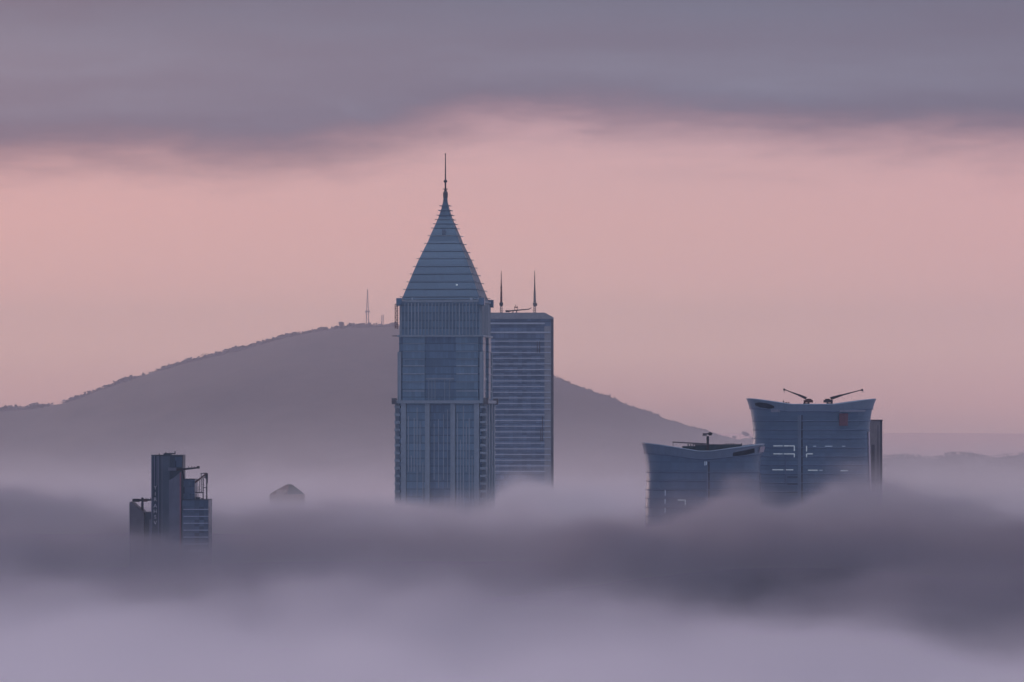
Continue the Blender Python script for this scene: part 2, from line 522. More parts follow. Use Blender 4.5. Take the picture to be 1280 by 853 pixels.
# ================================================================ FLAT-TOPPED BLOCK BEHIND
def flat_block():
    D, CX = 2600.0, 647.0
    s = S(D)
    x = lambda px: (px - CX) * s
    zz = lambda py: Z(py, D)
    t = thing("flat_roofed_tower", "flat-roofed office tower with pale horizontal floor bands beside the spired skyscraper",
              "office tower", (X(CX, D), D, 0))
    MB().prism([(x(602), 0), (x(691), 0), (x(691), zz(399)), (x(602), zz(399))], 0, 38).build("wall", M["block_glass"], t)
    MB().prism([(x(601.5), zz(398.9)), (x(692), zz(398.9)), (x(692), zz(397)), (x(681), zz(391)), (x(612), zz(391)), (x(601.5), zz(397))], -0.4, 38.4).build("parapet", M["block_stone"], t)
    MB().box(x(680.5), x(688.6), -0.25, -0.01, zz(640), zz(408)).build("corner_panel", M["block_stone"], t)
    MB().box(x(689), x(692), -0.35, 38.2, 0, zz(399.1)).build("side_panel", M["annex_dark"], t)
    ys = [404.5, 415.7, 426.7] + [433.9 + 7.08 * i for i in range(23)]
    for i, py in enumerate(ys):
        h = (2.0 if py < 420 else 1.25) * s
        e = 688.3 if (i * 7) % 5 else 681
        MB().box(x(602.5), x(e), -0.6, -0.26, zz(py) - h / 2, zz(py) + h / 2).build("floor_band", M["block_band"], t)
    for i, (px, py0, py1) in enumerate(((671.5, 427, 441), (674.5, 427, 441), (678, 520, 552), (676, 536, 552))):
        MB().box(x(px) - 0.2, x(px) + 0.2, -0.62, -0.02, zz(py1), zz(py0)).build("vent_strip", M["annex_dark"], t)
    # two aerials on the roof
    for px, up, lo, label in ((626.5, "steel_red", "steel_grey", "red aerial mast on the flat roof next to the spired skyscraper"),
                              (668.5, "steel_dark", "steel_grey", "grey aerial mast above the sloped right end of the flat roof")):
        a = thing("aerial_mast", label, "aerial", (X(px, D), D + 14, 0), 0, "aerials on the flat roof")
        b = MB()
        for dx in (-0.55, 0.55):
            for dy in (-0.55, 0.55):
                b.bar((dx, dy, zz(391.2)), (dx * 0.8, dy * 0.8, zz(379)), 0.34)
        for i in range(5):
            za, zb = zz(391 - 2.4 * i), zz(391 - 2.4 * (i + 1))
            b.bar((-0.5, -0.5, za), (0.5, -0.5, zb), 0.2)
            b.bar((0.5, -0.5, za), (-0.5, -0.5, zb), 0.2)
        b.build("lattice_base", M[lo], a)
        MB().lathe([(0.5, zz(382.2)), (1.0, zz(381)), (1.0, zz(378)), (0.5, zz(377))], n=10).build("drum", M["steel_dark" if px < 640 else "steel_grey"], a)
        MB().lathe([(0.62, zz(377.2)), (0.5, zz(366)), (0.3, zz(352)), (0.12, zz(337.5))], n=8).build("pole", M[up], a)
        if px > 640:
            MB().lathe([(0.68, zz(377.1)), (0.55, zz(364)), (0.52, zz(363.9))], n=8).build("sleeve", M["steel_grey"], a)
            MB().box(0.6, 1.3, -0.4, 0.4, zz(382), zz(378.5)).build("dish_bracket", M["steel_dark"], a)
        else:
            for py in (372, 366, 359):
                MB().lathe([(0.6, zz(py)), (0.66, zz(py - 0.9))], n=8).build("collar", M["steel_dark"], a)
    # roof crane
    c = thing("roof_crane", "window-cleaning crane with a nearly level boom on the flat roof between the two aerials",
              "roof crane", (X(645, D), D + 8, 0), 0)
    cx = lambda px: (px - 645) * s
    MB().bar((cx(634), 0, zz(388.8)), (cx(661), 0, zz(386.3)), 0.75, 0.5).build("boom", M["steel_dark"], c)
    MB().box(cx(632), cx(637), -0.8, 0.8, zz(390), zz(387.6)).build("counterweight", M["steel_dark"], c)
    MB().bar((cx(661), 0, zz(386.3)), (cx(664.5), 0, zz(384.4)), 0.5, 0.35).build("boom_tip", M["steel_dark"], c)
    for px in (641, 645.5):
        MB().bar((cx(px), 0, zz(391)), (cx(px + 0.5), 0, zz(388)), 0.6).build("leg", M["steel_grey"], c)
    f = MB()
    f.bar((cx(643.5), 0, zz(388)), (cx(643.5), 0, zz(382.5)), 0.3)
    f.bar((cx(646.5), 0, zz(388)), (cx(646.5), 0, zz(382.5)), 0.3)
    f.bar((cx(643), 0, zz(384)), (cx(647.2), 0, zz(384)), 0.5)
    f.bar((cx(644.6), 0, zz(384)), (cx(644.6), 0, zz(380.6)), 0.22)
    f.build("mast_frame", M["steel_red"], c)


flat_block()


# ================================================================ THE TWO CURVED TOWERS
class Hull:
    """A round-ended tower whose rim sweeps up and flares outward at both ends like a boat."""

    def __init__(self, a, b, flare, zmid, rise, n_exp=2.7, left=1.0, right=1.0, taper=0.0, flat=0.3):
        self.flat = flat
        self.a, self.b, self.fl, self.zm, self.rise, self.n = a, b, flare, zmid, rise, n_exp
        self.left, self.right, self.taper = left, right, taper

    def rim(self, u):                # u = x / a in -1..1
        k = self.left if u < 0 else self.right
        w = max(0.0, (abs(u) - self.flat) / (1 - self.flat))
        ease = w ** 1.15 * (1.18 - 0.18 * w * w)
        return self.zm + self.rise * k * ease

    def pt(self, ang, z_or_t, t=None, out=0.0, z=None):
        """Point on the skin at plan angle ang (0 = right end, -90 deg = front)."""
        c, s_ = math.cos(ang), math.sin(ang)
        u = math.copysign(abs(c) ** (2 / self.n), c)
        v = math.copysign(abs(s_) ** (2 / self.n), s_)
        top = self.rim(u)
        if z is None:
            z = top * z_or_t
        d = max(0.0, top - z)
        e = abs(u) ** 3
        f = self.fl * math.exp(-d / 6.0) * e - self.taper * e * min(1.0, d / 55.0)
        x = (self.a + out) * u + math.copysign(f, u)
        y = (self.b + out) * v
        return (x, y, z)

    def front_angle(self, x):        # plan angle whose front point lies at x (body, without flare)
        u = max(-0.999, min(0.999, x / self.a))
        return -math.acos(math.copysign(abs(u) ** (self.n / 2), u))

    def strip(self, x0, x1, z0, z1, out0, out1, n=8):
        """A piece of cladding from x0 to x1, z0 to z1, out0 to out1 proud of the skin."""
        m = MB()
        a0, a1 = self.front_angle(x0), self.front_angle(x1)
        n = max(1, n)
        for i in range(n + 1):
            a = a0 + (a1 - a0) * i / n
            for z in (z0, z1):
                for o in (out0, out1):
                    m.v.append(self.pt(a, 0, out=o, z=z))
        for i in range(n):
            o = 4 * i
            q = 4
            m.f += [(o, o + q, o + q + 1, o + 1), (o + 2, o + 3, o + q + 3, o + q + 2), (o + 1, o + q + 1, o + q + 3, o + 3), (o, o + 2, o + q + 2, o + q)]
        m.f += [(0, 1, 3, 2), (4 * n, 4 * n + 2, 4 * n + 3, 4 * n + 1)]
        return m


def hull_surface(h, N, zfun0, zfun1, rows, out=0.0, hole=None):
    """Skin between two z-functions of u; a hole(u, z, front) predicate leaves faces out."""
    m = MB()
    for r in range(rows + 1):
        for i in range(N):
            a = 2 * math.pi * i / N
            c = math.cos(a)
            u = math.copysign(abs(c) ** (2 / h.n), c)
            z0, z1 = zfun0(u), zfun1(u)
            m.v.append(h.pt(a, 0, out=out, z=z0 + (z1 - z0) * r / rows))
    for r in range(rows):
        for i in range(N):
            j = (i + 1) % N
            q = (r * N + i, r * N + j, (r + 1) * N + j, (r + 1) * N + i)
            if hole:
                cx = sum(m.v[k][0] for k in q) / 4
                cy = sum(m.v[k][1] for k in q) / 4
                cz = sum(m.v[k][2] for k in q) / 4
                if cy < 0 and hole(cx, cz):
                    continue
            m.f.append(q)
    return m


def hull_tower(name, label, D, CX, h, crown_h, hole, bands, seam, group=None, rz=0.0):
    s = S(D)
    t = thing(name, label, "office tower", (X(CX, D), D + h.b, 0), rz, group)
    N = 192
    low = lambda u: h.rim(u) - crown_h(u)
    hull_surface(h, N, lambda u: 0.0, low, 36).build("wall", M["hull_glass"], t, True)
    # crown: a smooth outer skin with a slot, an inner skin, and a rounded coping that joins them
    hull_surface(h, N * 2, low, lambda u: h.rim(u) - 0.5, 22, 0.25, hole).build("crown", M["hull_crown"], t, True)
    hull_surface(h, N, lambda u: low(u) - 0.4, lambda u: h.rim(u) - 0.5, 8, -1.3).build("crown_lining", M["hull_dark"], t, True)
    cop = MB()
    prof = [(0.25, -0.5), (0.34, -0.25), (0.2, 0.0), (-0.55, 0.12), (-1.2, 0.0), (-1.3, -0.5)]
    for o, dz in prof:
        for i in range(N):
            a = 2 * math.pi * i / N
            c = math.cos(a)
            u = math.copysign(abs(c) ** (2 / h.n), c)
            p = h.pt(a, 0, out=o, z=h.rim(u) + dz)
            cop.v.append(p)
    for k in range(len(prof) - 1):
        for i in range(N):
            j = (i + 1) % N
            cop.f.append((k * N + i, k * N + j, (k + 1) * N + j, (k + 1) * N + i))
    cop.build("coping", M["hull_crown"], t, True)
    # sill of the crown
    m = MB()
    for o, dz in ((0.0, 0.0), (0.5, 0.0), (0.5, 0.35), (0.2, 0.35)):
        for i in range(N):
            a = 2 * math.pi * i / N
            c = math.cos(a)
            u = math.copysign(abs(c) ** (2 / h.n), c)
            m.v.append(h.pt(a, 0, out=o, z=low(u) + dz))
    for k in range(3):
        for i in range(N):
            j = (i + 1) % N
            m.f.append((k * N + i, k * N + j, (k + 1) * N + j, (k + 1) * N + i))
    m.build("crown_sill", M["hull_band"], t, True)
    # flat roof inside the crown
    rv = MB()
    zr = h.zm - 3.2
    for i in range(N):
        a = 2 * math.pi * i / N
        rv.v.append(h.pt(a, 0, out=-1.32, z=zr))
    rv.f.append(tuple(range(N)))
    rv.build("roof", M["concrete"], t)
    for py in bands:
        z = Z(py, D)
        m = MB()
        for o, dz in ((0.02, 0.0), (0.3, 0.0), (0.3, 0.38), (0.02, 0.38)):
            for i in range(N):
                m.v.append(h.pt(2 * math.pi * i / N, 0, out=o, z=z + dz))
        for k in range(3):
            for i in range(N):
                j = (i + 1) % N
                m.f.append((k * N + i, k * N + j, (k + 1) * N + j, (k + 1) * N + i))
        m.build("floor_band", M["hull_band"], t, True)
    px, y0, y1, wl = seam
    x0 = (px - CX) * s
    h.strip(x0 - wl * s, x0, Z(y1, D), Z(y0, D), 0.05, 0.55, 3).build("seam_fin", M["hull_crown"], t)
    h.strip(x0 + 0.02, x0 + 2.0 * s, Z(y1, D), Z(y0, D), 0.02, 0.14, 2).build("seam_groove", M["hull_dark"], t)
    return t, s


def lights(h, t, D, CX, segs, name, mat, th=1.15):
    s = S(D)
    for x0, y0, x1, y1 in segs:
        if abs(y1 - y0) < 0.01:
            h.strip((x0 - CX) * s, (x1 - CX) * s, Z(y0 + th / 2, D), Z(y0 - th / 2, D), 0.32, 0.4, 4).build(name, M[mat], t)
        else:
            h.strip((x0 - th / 2 - CX) * s, (x0 + th / 2 - CX) * s, Z(y1, D), Z(y0, D), 0.42, 0.5, 1).build(name, M[mat], t)


DT, CT = 1900.0, 1016.5
sT = S(DT)
hullT = Hull(72.5 * sT, 13.0, 8.3 * sT, Z(505.3, DT), 6.9 * sT, 3.0, 1.05, 0.98, 1.2, 0.36)


def holeT(x, z):
    px, py = x / sT + CT, HZ - (z - CAMZ) / sT
    # a slanting rounded slot under the left end of the rim
    c = 507.0 + (px - 955.0) * 0.16
    w = 3.2 - max(0.0, abs(px - 956.0) - 5.0) * 0.28
    return 944.5 < px < 968.0 and abs(py - c) < w


def crownT(u):
    return (9.5 + 4.0 * abs(u) ** 2) * sT


tall, _ = hull_tower("curved_tower", "taller of the two curved dark blue towers, with upswept boat-like roofline and two roof cranes",
                     DT, CT, hullT, crownT, holeT, [527, 538, 549, 560.5, 571.5, 582.5, 593.5, 604.5, 615.5, 626.5, 637.5], (1001.5, 519, 655, 4.0))
lights(hullT, tall, DT, CT, [(968, 557.6, 979, 557.6), (980.5, 557.6, 993.5, 557.6), (968, 567.6, 979, 567.6), (980.5, 567.6, 993.5, 567.6),
                             (993.3, 557.5, 993.3, 563.8), (993.3, 567.6, 993.3, 571.8), (1008.3, 557.5, 1008.3, 564.5), (1008.3, 567.6, 1008.3, 571.8),
                             (1008.5, 567.6, 1016, 567.6), (967, 587.5, 980, 587.5), (981.5, 587.5, 992, 587.5), (1010, 588, 1022, 588),
                             (1050, 588.6, 1059, 588.6)], "lit_window", "lit_window")
lights(hullT, tall, DT, CT, [(1016.5, 558, 1020, 558), (1031, 558, 1040, 558), (1052, 558, 1056, 558), (1024, 588, 1028, 588)], "dim_window", "dim_window", 0.9)
hullT.strip((1048 - CT) * sT, (1078 - CT) * sT, Z(515, DT), Z(512.6, DT), 0.52, 0.8, 6).build("light_trough", M["hull_trim"], tall)
hullT.strip((1085.6 - CT) * sT, (1087.4 - CT) * sT, Z(640, DT), Z(540, DT), 0.1, 0.5, 1).build("edge_trim", M["lip_light"], tall)
hullT.strip((982 - CT) * sT, (983.2 - CT) * sT, Z(604, DT), Z(570, DT), 0.32, 0.5, 1).build("edge_trim", M["hull_band"], tall)
for py in (596, 605, 615):
    hullT.strip((985 - CT) * sT, (1000 - CT) * sT, Z(py + 1, DT), Z(py, DT), 0.32, 0.5, 3).build("shade_ledge", M["hull_dark"], tall)
hullT.strip((967.0 - CT) * sT, (976.5 - CT) * sT, Z(515.5, DT), Z(512, DT), 0.5, 0.9, 3).build("slot_sill", M["hull_trim"], tall)
ban = hullT.strip((1047.8 - CT) * sT, (1058.2 - CT) * sT, Z(532.5, DT), Z(517, DT), 0.6, 0.72, 6).build("hanging_banner", M["banner_red"])
ban.location = tall.location
tag(ban, "dull red banner hung high on the taller curved tower", "banner")

DL, CL = 1830.0, 881.0
sL = S(DL)
hullL = Hull(70.5 * sL, 17.0, 6.2 * sL, Z(564.0, DL), 9.2 * sL, 3.0, 1.1, 0.95, 1.2, 0.08)


def holeL(x, z):
    px, py = x / sL + CL, HZ - (z - CAMZ) / sL
    if not 916 < px < 944:
        return False
    f = (px - 916) / 28.0
    return 566.2 - 5.6 * f < py < 572.5 - 6.2 * f


def crownL(u):
    return (11.0 + 3.0 * abs(u) ** 2) * sL


low, _ = hull_tower("curved_tower", "lower curved dark blue tower with boat-like roofline, in front of the taller one",
                    DL, CL, hullL, crownL, holeL, [591.5, 602.5, 613.5, 624.5, 635.5, 646.5, 657.5, 668.5], (885, 577.5, 700, 1.6))
lights(hullL, low, DL, CL, [(848, 625.3, 857.3, 625.3), (857, 625.3, 857, 631.5)], "lit_window", "lit_window", 1.1)
lights(hullL, low, DL, CL, [(833, 613, 833, 620), (833, 624, 833, 630), (833, 635, 833, 641), (881, 577, 881, 582), (882.8, 577, 882.8, 581.5)], "dim_window", "dim_window", 1.0)
hullL.strip((951 - CL) * sL, (952.3 - CL) * sL, Z(640, DL), Z(592, DL), 0.1, 0.5, 1).build("edge_trim", M["hull_trim"], low)
lm = hullL.strip((917 - CL) * sL, (945.5 - CL) * sL, Z(565.2, DL), Z(564.2, DL), 0.55, 0.8, 8)
lm.v = [(x, y, z + (x / sL + CL - 917) / 28.5 * 6.2 * sL) for x, y, z in lm.v]
lm.build("slot_lintel", M["hull_trim"], low)
lm = hullL.strip((945.2 - CL) * sL, (951.0 - CL) * sL, Z(565.8, DL), Z(558.5, DL), 0.52, 0.75, 4)
lm.build("slot_cheek", M["lip_light"], low)
# plant room that shows over the rim
pr = MB()
pr.box((856 - CL) * sL, (872 - CL) * sL, 2, 12, hullL.zm - 3.2, Z(558.2, DL))
pr.box((872 - CL) * sL, (930 - CL) * sL, 0, 12, hullL.zm - 3.2, Z(556.0, DL))
rr = random.Random(4)
for i in range(22):
    px = 862 + i * 3.2
    pr.box((px - CL) * sL, (px + 1.4 - CL) * sL, 3, 5, Z(558, DL), Z(556 - rr.random() * 1.6, DL))
pr.build("plant_room", M["plant_room"], low)

# ---- cranes on the curved towers
def crane(D, base, body, pivot, tip, hook, label, legs, flip):
    s = S(D)
    cx = (body[0] + body[2]) / 2
    c = thing("roof_crane", label, "roof crane", (X(cx, D), D + 10, 0), 0, "roof cranes on the curved towers")
    p = lambda px, py, y=0.0: ((px - cx) * s, y, Z(py, D))
    b = MB()
    b.box((body[0] - cx) * s, (body[2] - cx) * s, -1.0, 1.0, Z(body[3], D), Z(body[1] + 1.5, D))
    b.box((body[0] - cx) * s + (0.6 if flip else 1.2), (body[2] - cx) * s - (1.2 if flip else 0.6), -0.8, 0.8, Z(body[1] + 1.6, D), Z(body[1], D))
    b.build("cab", M["steel_red" if not flip else "steel_dark"], c)
    for px in legs:
        MB().box((px - cx) * s - 0.35, (px - cx) * s + 0.35, -0.7, 0.7, Z(base, D) - 2.4, Z(body[3] - 0.2, D)).build("leg", M["steel_dark"], c)
    MB().box((legs[0] - 1.5 - cx) * s, (legs[-1] + 1.5 - cx) * s, -0.5, 0.5, Z(base, D) - 0.1, Z(base - 1.0, D)).build("chassis", M["steel_dark"], c)
    a_, b_ = Vector(p(*pivot)), Vector(p(*tip))
    boom = MB()
    boom.bar(a_, a_.lerp(b_, 0.36), 0.85, 0.8)
    boom.bar(a_.lerp(b_, 0.36), a_.lerp(b_, 0.62), 0.6, 0.55)
    boom.bar(a_.lerp(b_, 0.62), b_, 0.42, 0.36)
    boom.build("boom", M["steel_dark"], c)
    hd = MB()
    hd.box(b_.x - 0.35, b_.x + 0.35, -0.35, 0.35, b_.z - 0.5, b_.z + 0.35)
    hd.build("boom_head", M["steel_dark"], c)
    w = MB()
    w.bar(b_, p(tip[0], tip[1] + hook), 0.14)
    if flip:
        w.bar(b_, p(tip[0] + 2.2, tip[1] + hook * 0.9), 0.12)
    w.build("hook_cable", M["steel_dark"], c)
    q = a_.lerp(b_, 0.30)
    MB().bar(p(pivot[0] + (2 if not flip else -2), pivot[1] + 3), q - Vector((0, 0, 0.3)), 0.3).build("boom_ram", M["steel_grey"], c)
    return c


crane(DT, 505.0, (1006.5, 498.5, 1018, 503.3), (1010, 497.6), (982, 486.8), 4.5,
      "roof crane whose boom rises to the left, on the taller curved tower", (1007.5, 1012.5), False)
crane(DT, 505.0, (1031.5, 498.5, 1043, 503.3), (1040, 497.8), (1080, 487.2), 3.5,
      "roof crane whose boom rises to the right, on the taller curved tower", (1036.5, 1041.5), True)
# short posts on the rim of the taller tower
vp = thing("roof_vents", "row of short dark vent posts on the rim of the taller curved tower", "roof vents", (X(984, DT), DT + 6, 0))
for px, py in ((980.5, 500.8), (982.8, 503.0), (984.4, 502.6), (987, 502.4)):
    MB().box((px - 984) * sT - 0.2, (px - 984) * sT + 0.2, -0.2, 0.2, Z(508, DT), Z(py, DT)).build("post", M["steel_dark"], vp)

c = thing("roof_crane", "roof crane on a single column with a level boom, on the lower curved tower", "roof crane", (X(887, DL), DL + 17, 0), 0, "roof cranes on the curved towers")
q = lambda px: (px - 887) * sL
MB().box(q(885.4), q(888.6), -0.5, 0.5, hullL.zm - 3.2, Z(545.5, DL)).build("column", M["steel_dark"], c)
MB().box(q(880.5), q(885.8), -0.6, 0.6, Z(545.2, DL), Z(541.8, DL)).build("winch_box", M["steel_grey"], c)
MB().bar((q(882), 0, Z(543.2, DL)), (q(893), 0, Z(542, DL)), 0.5).build("head_beam", M["steel_dark"], c)
MB().lathe([(0.1, Z(545, DL)), (0.62, Z(544.2, DL)), (0.8, Z(542.6, DL)), (0.62, Z(541, DL)), (0.1, Z(540.2, DL))], q(890), 0, 12).build("pulley", M["steel_dark"], c, True)
bm_ = MB()
bm_.bar((q(842.5), 0, Z(553.0, DL)), (q(884), 0, Z(555.4, DL)), 0.42, 0.6)
bm_.box(q(870), q(886), -0.6, 0.6, Z(557, DL), Z(555.2, DL))
bm_.build("boom", M["steel_grey"], c)
MB().bar((q(843.2), 0, Z(553, DL)), (q(843.2), 0, Z(561, DL)), 0.16).build("hook_cable", M["steel_dark"], c)

# ---- grey tower behind the taller curved tower
DA = 1985.0
sA = S(DA)
a = thing("slim_grey_tower", "slim grey tower with dark vertical stripes behind the right end of the taller curved tower", "tower", (X(1096, DA), DA, 0))
q = lambda px: (px - 1096) * sA
MB().box(q(1082), q(1100.2), 0, 16, 0, Z(526.5, DA)).build("wall", M["annex_wall"], a)
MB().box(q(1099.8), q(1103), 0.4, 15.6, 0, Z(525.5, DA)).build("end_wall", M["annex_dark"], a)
MB().box(q(1081.6), q(1103.3), -0.3, 16.3, Z(526.4, DA), Z(524.8, DA)).build("parapet", M["annex_dark"], a)
MB().box(q(1089.5), q(1093.2), -0.2, -0.01, 0, Z(556, DA)).build("dark_stripe", M["annex_dark"], a)
MB().box(q(1097), q(1097.8), -0.15, -0.01, 0, Z(532, DA)).build("seam", M["annex_dark"], a)


# ================================================================ THE LEFT GROUP
D6 = 1650.0
s6 = S(D6)
Z6 = lambda py: Z(py, D6)


def q6(cx):
    return lambda px: (px - cx) * s6


q = q6(208)
t = thing("slab_tower", "dark slab tower with vertical white lettering and fins, rising from fog at left", "office tower", (X(208, D6), D6, 0))
MB().box(q(189), q(228.3), 0, 14, 0, Z6(569.6)).build("wall", M["slab_dark"], t)
MB().box(q(188.7), q(228.6), -0.25, 14.25, Z6(569.5), Z6(568.8)).build("coping", M["slab_dark"], t)
MB().box(q(201.5), q(212.5), -0.4, -0.01, 0, Z6(570.5)).build("wall_panel", M["slab_panel"], t)
MB().box(q(219), q(227.5), -0.2, -0.01, Z6(584), Z6(571.5)).build("wall_panel", M["podium_glass"], t)
for px, y1, m in ((189.6, 668, "slab_fin"), (191.2, 660, "slab_panel"), (193.2, 607, "slab_fin"), (196.4, 607, "slab_fin"), (198.1, 668, "slab_fin"), (200.3, 664, "slab_panel"), (202.6, 668, "slab_light")):
    MB().box(q(px) - 0.13, q(px) + 0.13, -0.45, -0.01, Z6(y1), Z6(570.2)).build("fin", M[m], t)
MB().box(q(203.5), q(212.8), 3, 9, Z6(569), Z6(566.9)).build("roof_unit", M["slab_dark"], t)
an = MB()
an.bar((q(205), 4, Z6(567.2)), (q(218.2), 4, Z6(567.2)), 0.35)
an.bar((q(217.8), 4, Z6(568)), (q(217.8), 4, Z6(564.2)), 0.32)
an.bar((q(206.2), 4, Z6(567)), (q(206.2), 4, Z6(565.3)), 0.25)
an.bar((q(198), 4, Z6(569)), (q(198), 4, Z6(567.2)), 0.3)
an.build("roof_rail", M["steel_dark"], t)
# lettering, one letter above the other
txt = MB()
for ch, py in zip("YIRAHSV", (610.0, 617.8, 624.6, 632.6, 639.6, 646.6, 654.0)):
    cu = bpy.data.curves.new("letter", "FONT")
    cu.body = ch
    cu.size = 6.6 * s6
    cu.extrude = 0.06
    cu.offset = 0.02
    cu.align_x = "CENTER"
    cu.align_y = "CENTER"
    to = bpy.data.objects.new("letter", cu)
    col.objects.link(to)
    dg = bpy.context.evaluated_depsgraph_get()
    me = to.evaluated_get(dg).to_mesh()
    cx, cz = q(194.2), Z6(py)
    txt.add([(v.co.x * 0.95 + cx, -0.52 - v.co.z, v.co.y + cz) for v in me.vertices], [tuple(p.vertices) for p in me.polygons])
    to.to_mesh_clear()
    bpy.data.objects.remove(to)
    bpy.data.curves.remove(cu)
txt.build("sign_lettering", M["sign_white"], t)
# leaning front slab; the pink glow on its edge is a coloured strip
MB().prism([(q(213), 0), (q(226.2), 0), (q(226.2), Z6(591)), (q(219), Z6(597)), (q(213), Z6(600.5))], -7, -0.5).build("front_slab", M["slab_light"], t)
MB().prism([(q(226.25), 0), (q(228), 0), (q(228), Z6(589.6)), (q(226.25), Z6(590.8))], -7.15, -0.5).build("glow_strip", M["glow_edge"], t)
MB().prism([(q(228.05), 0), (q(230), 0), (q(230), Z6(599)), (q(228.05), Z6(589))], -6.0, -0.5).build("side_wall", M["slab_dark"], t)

q = q6(245)
t = thing("stepped_block", "stepped blue office block with six pale horizontal lines, beside the slab tower", "office block", (X(245, D6), D6 - 8, 0))
MB().box(q(230.1), q(244.2), 4, 20, 0, Z6(599.6)).build("upper_wall", M["podium_glass"], t)
MB().box(q(230.05), q(244.4), 3.8, 20.2, Z6(599.5), Z6(598.9)).build("coping", M["slab_dark"], t)
MB().box(q(230.1), q(262.4), 0, 3.9, 0, Z6(625.2)).build("lower_wall", M["podium_glass"], t)
MB().box(q(244.6), q(262.4), 3.95, 20, 0, Z6(625.2)).build("lower_wall", M["podium_glass"], t)
MB().box(q(244.5), q(262.8), -0.2, 20.2, Z6(625.1), Z6(624.4)).build("coping", M["slab_dark"], t)
MB().box(q(230.1), q(244.45), -0.2, 3.7, Z6(625.1), Z6(624.4)).build("coping", M["slab_dark"], t)
for i in range(8):
    py = 636.5 + 8.6 * i
    MB().box(q(231.3), q(262.2), -0.35, -0.01, Z6(py + 0.6), Z6(py - 0.6)).build("floor_band", M["line_light"], t)
MB().box(q(245), q(250), 6, 10, Z6(625), Z6(621.6)).build("roof_unit", M["slab_dark"], t)
MB().box(q(251), q(254), 8, 10, Z6(625), Z6(623)).build("roof_unit", M["slab_dark"], t)

f = thing("roof_frame", "dark steel frame with a diagonal brace on the roof of the stepped blue block", "steel frame", (X(252, D6), D6 - 2, 0))
q = q6(252)
for px, y0, y1, w in ((249.6, 616, 598, 0.22), (252.0, 616, 592, 0.24), (254.4, 625, 597, 0.36), (258.9, 625, 592, 0.42), (259.8, 604, 592, 0.3)):
    MB().bar((q(px), 0, Z6(y0)), (q(px), 0, Z6(y1)), w).build("post", M["steel_dark"], f)
MB().bar((q(244.0), 0, Z6(603.5)), (q(258.6), 0, Z6(592.2)), 0.55).build("diagonal_brace", M["steel_red"], f)
MB().bar((q(251.6), 0, Z6(591.8)), (q(260), 0, Z6(591.8)), 0.3).build("top_rail", M["steel_dark"], f)
MB().bar((q(244.6), 0, Z6(615.8)), (q(255), 0, Z6(615.8)), 0.4).build("cross_rail", M["steel_dark"], f)
MB().bar((q(254.4), 0, Z6(609.6)), (q(259.2), 0, Z6(609.6)), 0.22).build("cross_rail", M["steel_dark"], f)
MB().prism([(q(255.5), Z6(597)), (q(259.4), Z6(600)), (q(259.4), Z6(593)), (q(257.5), Z6(594))], -0.1, 0.1).build("gusset", M["steel_grey"], f)
for px in (246, 248):
    MB().bar((q(px), 4, Z6(622)), (q(px), 4, Z6(608)), 0.14).build("stay", M["steel_grey"], f)

q = q6(175)
t = thing("sloped_block", "low grey block with sloping top and annex, in fog left of the slab tower", "building", (X(175, D6), D6 + 6, 0))
pts = [(160, None), (178.5, None), (178.5, 642), (175.5, 638.5), (171.5, 635.6), (167.5, 633.2), (163.6, 629.4), (160, 628)]
MB().prism([(q(a_), 0 if b_ is None else Z6(b_)) for a_, b_ in pts], 0, 14).build("wall", M["annex_wall"], t)
MB().box(q(178.6), q(188.9), 1.5, 13, 0, Z6(641.5)).build("annex", M["slab_dark"], t)
MB().box(q(184.5), q(188.8), 1.2, 1.49, 0, Z6(650)).build("annex_panel", M["slab_light"], t)
MB().box(q(178.55), q(188.95), 1.3, 13.2, Z6(641.4), Z6(640.9)).build("coping", M["slab_dark"], t)


def left_crane(label, cx, parts, posts, D):
    c = thing("roof_crane", label, "roof crane", (X(cx, D6), D, 0), 0, "roof cranes on the buildings at left")
    k = q6(cx)
    for nm, mt, kind, a_ in parts:
        if kind == "box":
            MB().box(k(a_[0]), k(a_[1]), -0.6, 0.6, Z6(a_[3]), Z6(a_[2])).build(nm, M[mt], c)
        else:
            MB().bar((k(a_[0]), 0, Z6(a_[1])), (k(a_[2]), 0, Z6(a_[3])), a_[4], a_[5]).build(nm, M[mt], c)
    pm = MB()
    for px, y0, y1 in posts:
        pm.bar((k(px), 0, Z6(y0)), (k(px), 0, Z6(y1)), 0.2)
    pm.build("railing_post", M["steel_dark"], c)
    return c


left_crane("dark roof crane with a counterweight over the sloped grey block", 175,
           [("counterweight", "steel_dark", "box", (162.5, 171.5, 624.2, 628.2)), ("column", "steel_dark", "box", (173.6, 176.4, 622.6, 641)),
            ("boom", "steel_dark", "bar", (171, 626.2, 188.6, 625.6, 0.75, 0.55)), ("cab", "steel_red", "box", (176.4, 181, 624.4, 628))],
           [(179.5, 626, 622.8), (182, 626, 623.6), (185, 626, 623.2)], D6 + 11)
left_crane("roof crane with a long boom over the slab with the pink-lit edge and blue block", 222,
           [("counterweight", "slab_light", "box", (211.2, 221.5, 584.6, 588.4)), ("column", "steel_dark", "bar", (228.6, 587, 230.3, 600, 0.8, 0.7)),
            ("boom", "steel_dark", "bar", (221, 587.4, 249, 584.8, 0.85, 0.5)), ("boom_tip", "steel_dark", "bar", (247.0, 583.2, 250.3, 583.6, 0.35, 0.35)),
            ("hook_block", "steel_dark", "bar", (250.0, 583.4, 249.6, 586.2, 0.35, 0.3))],
           [(236.5, 586, 583), (240.5, 586, 582.6), (244, 586, 582.8), (247.2, 585.4, 583)], D6 - 3.5)

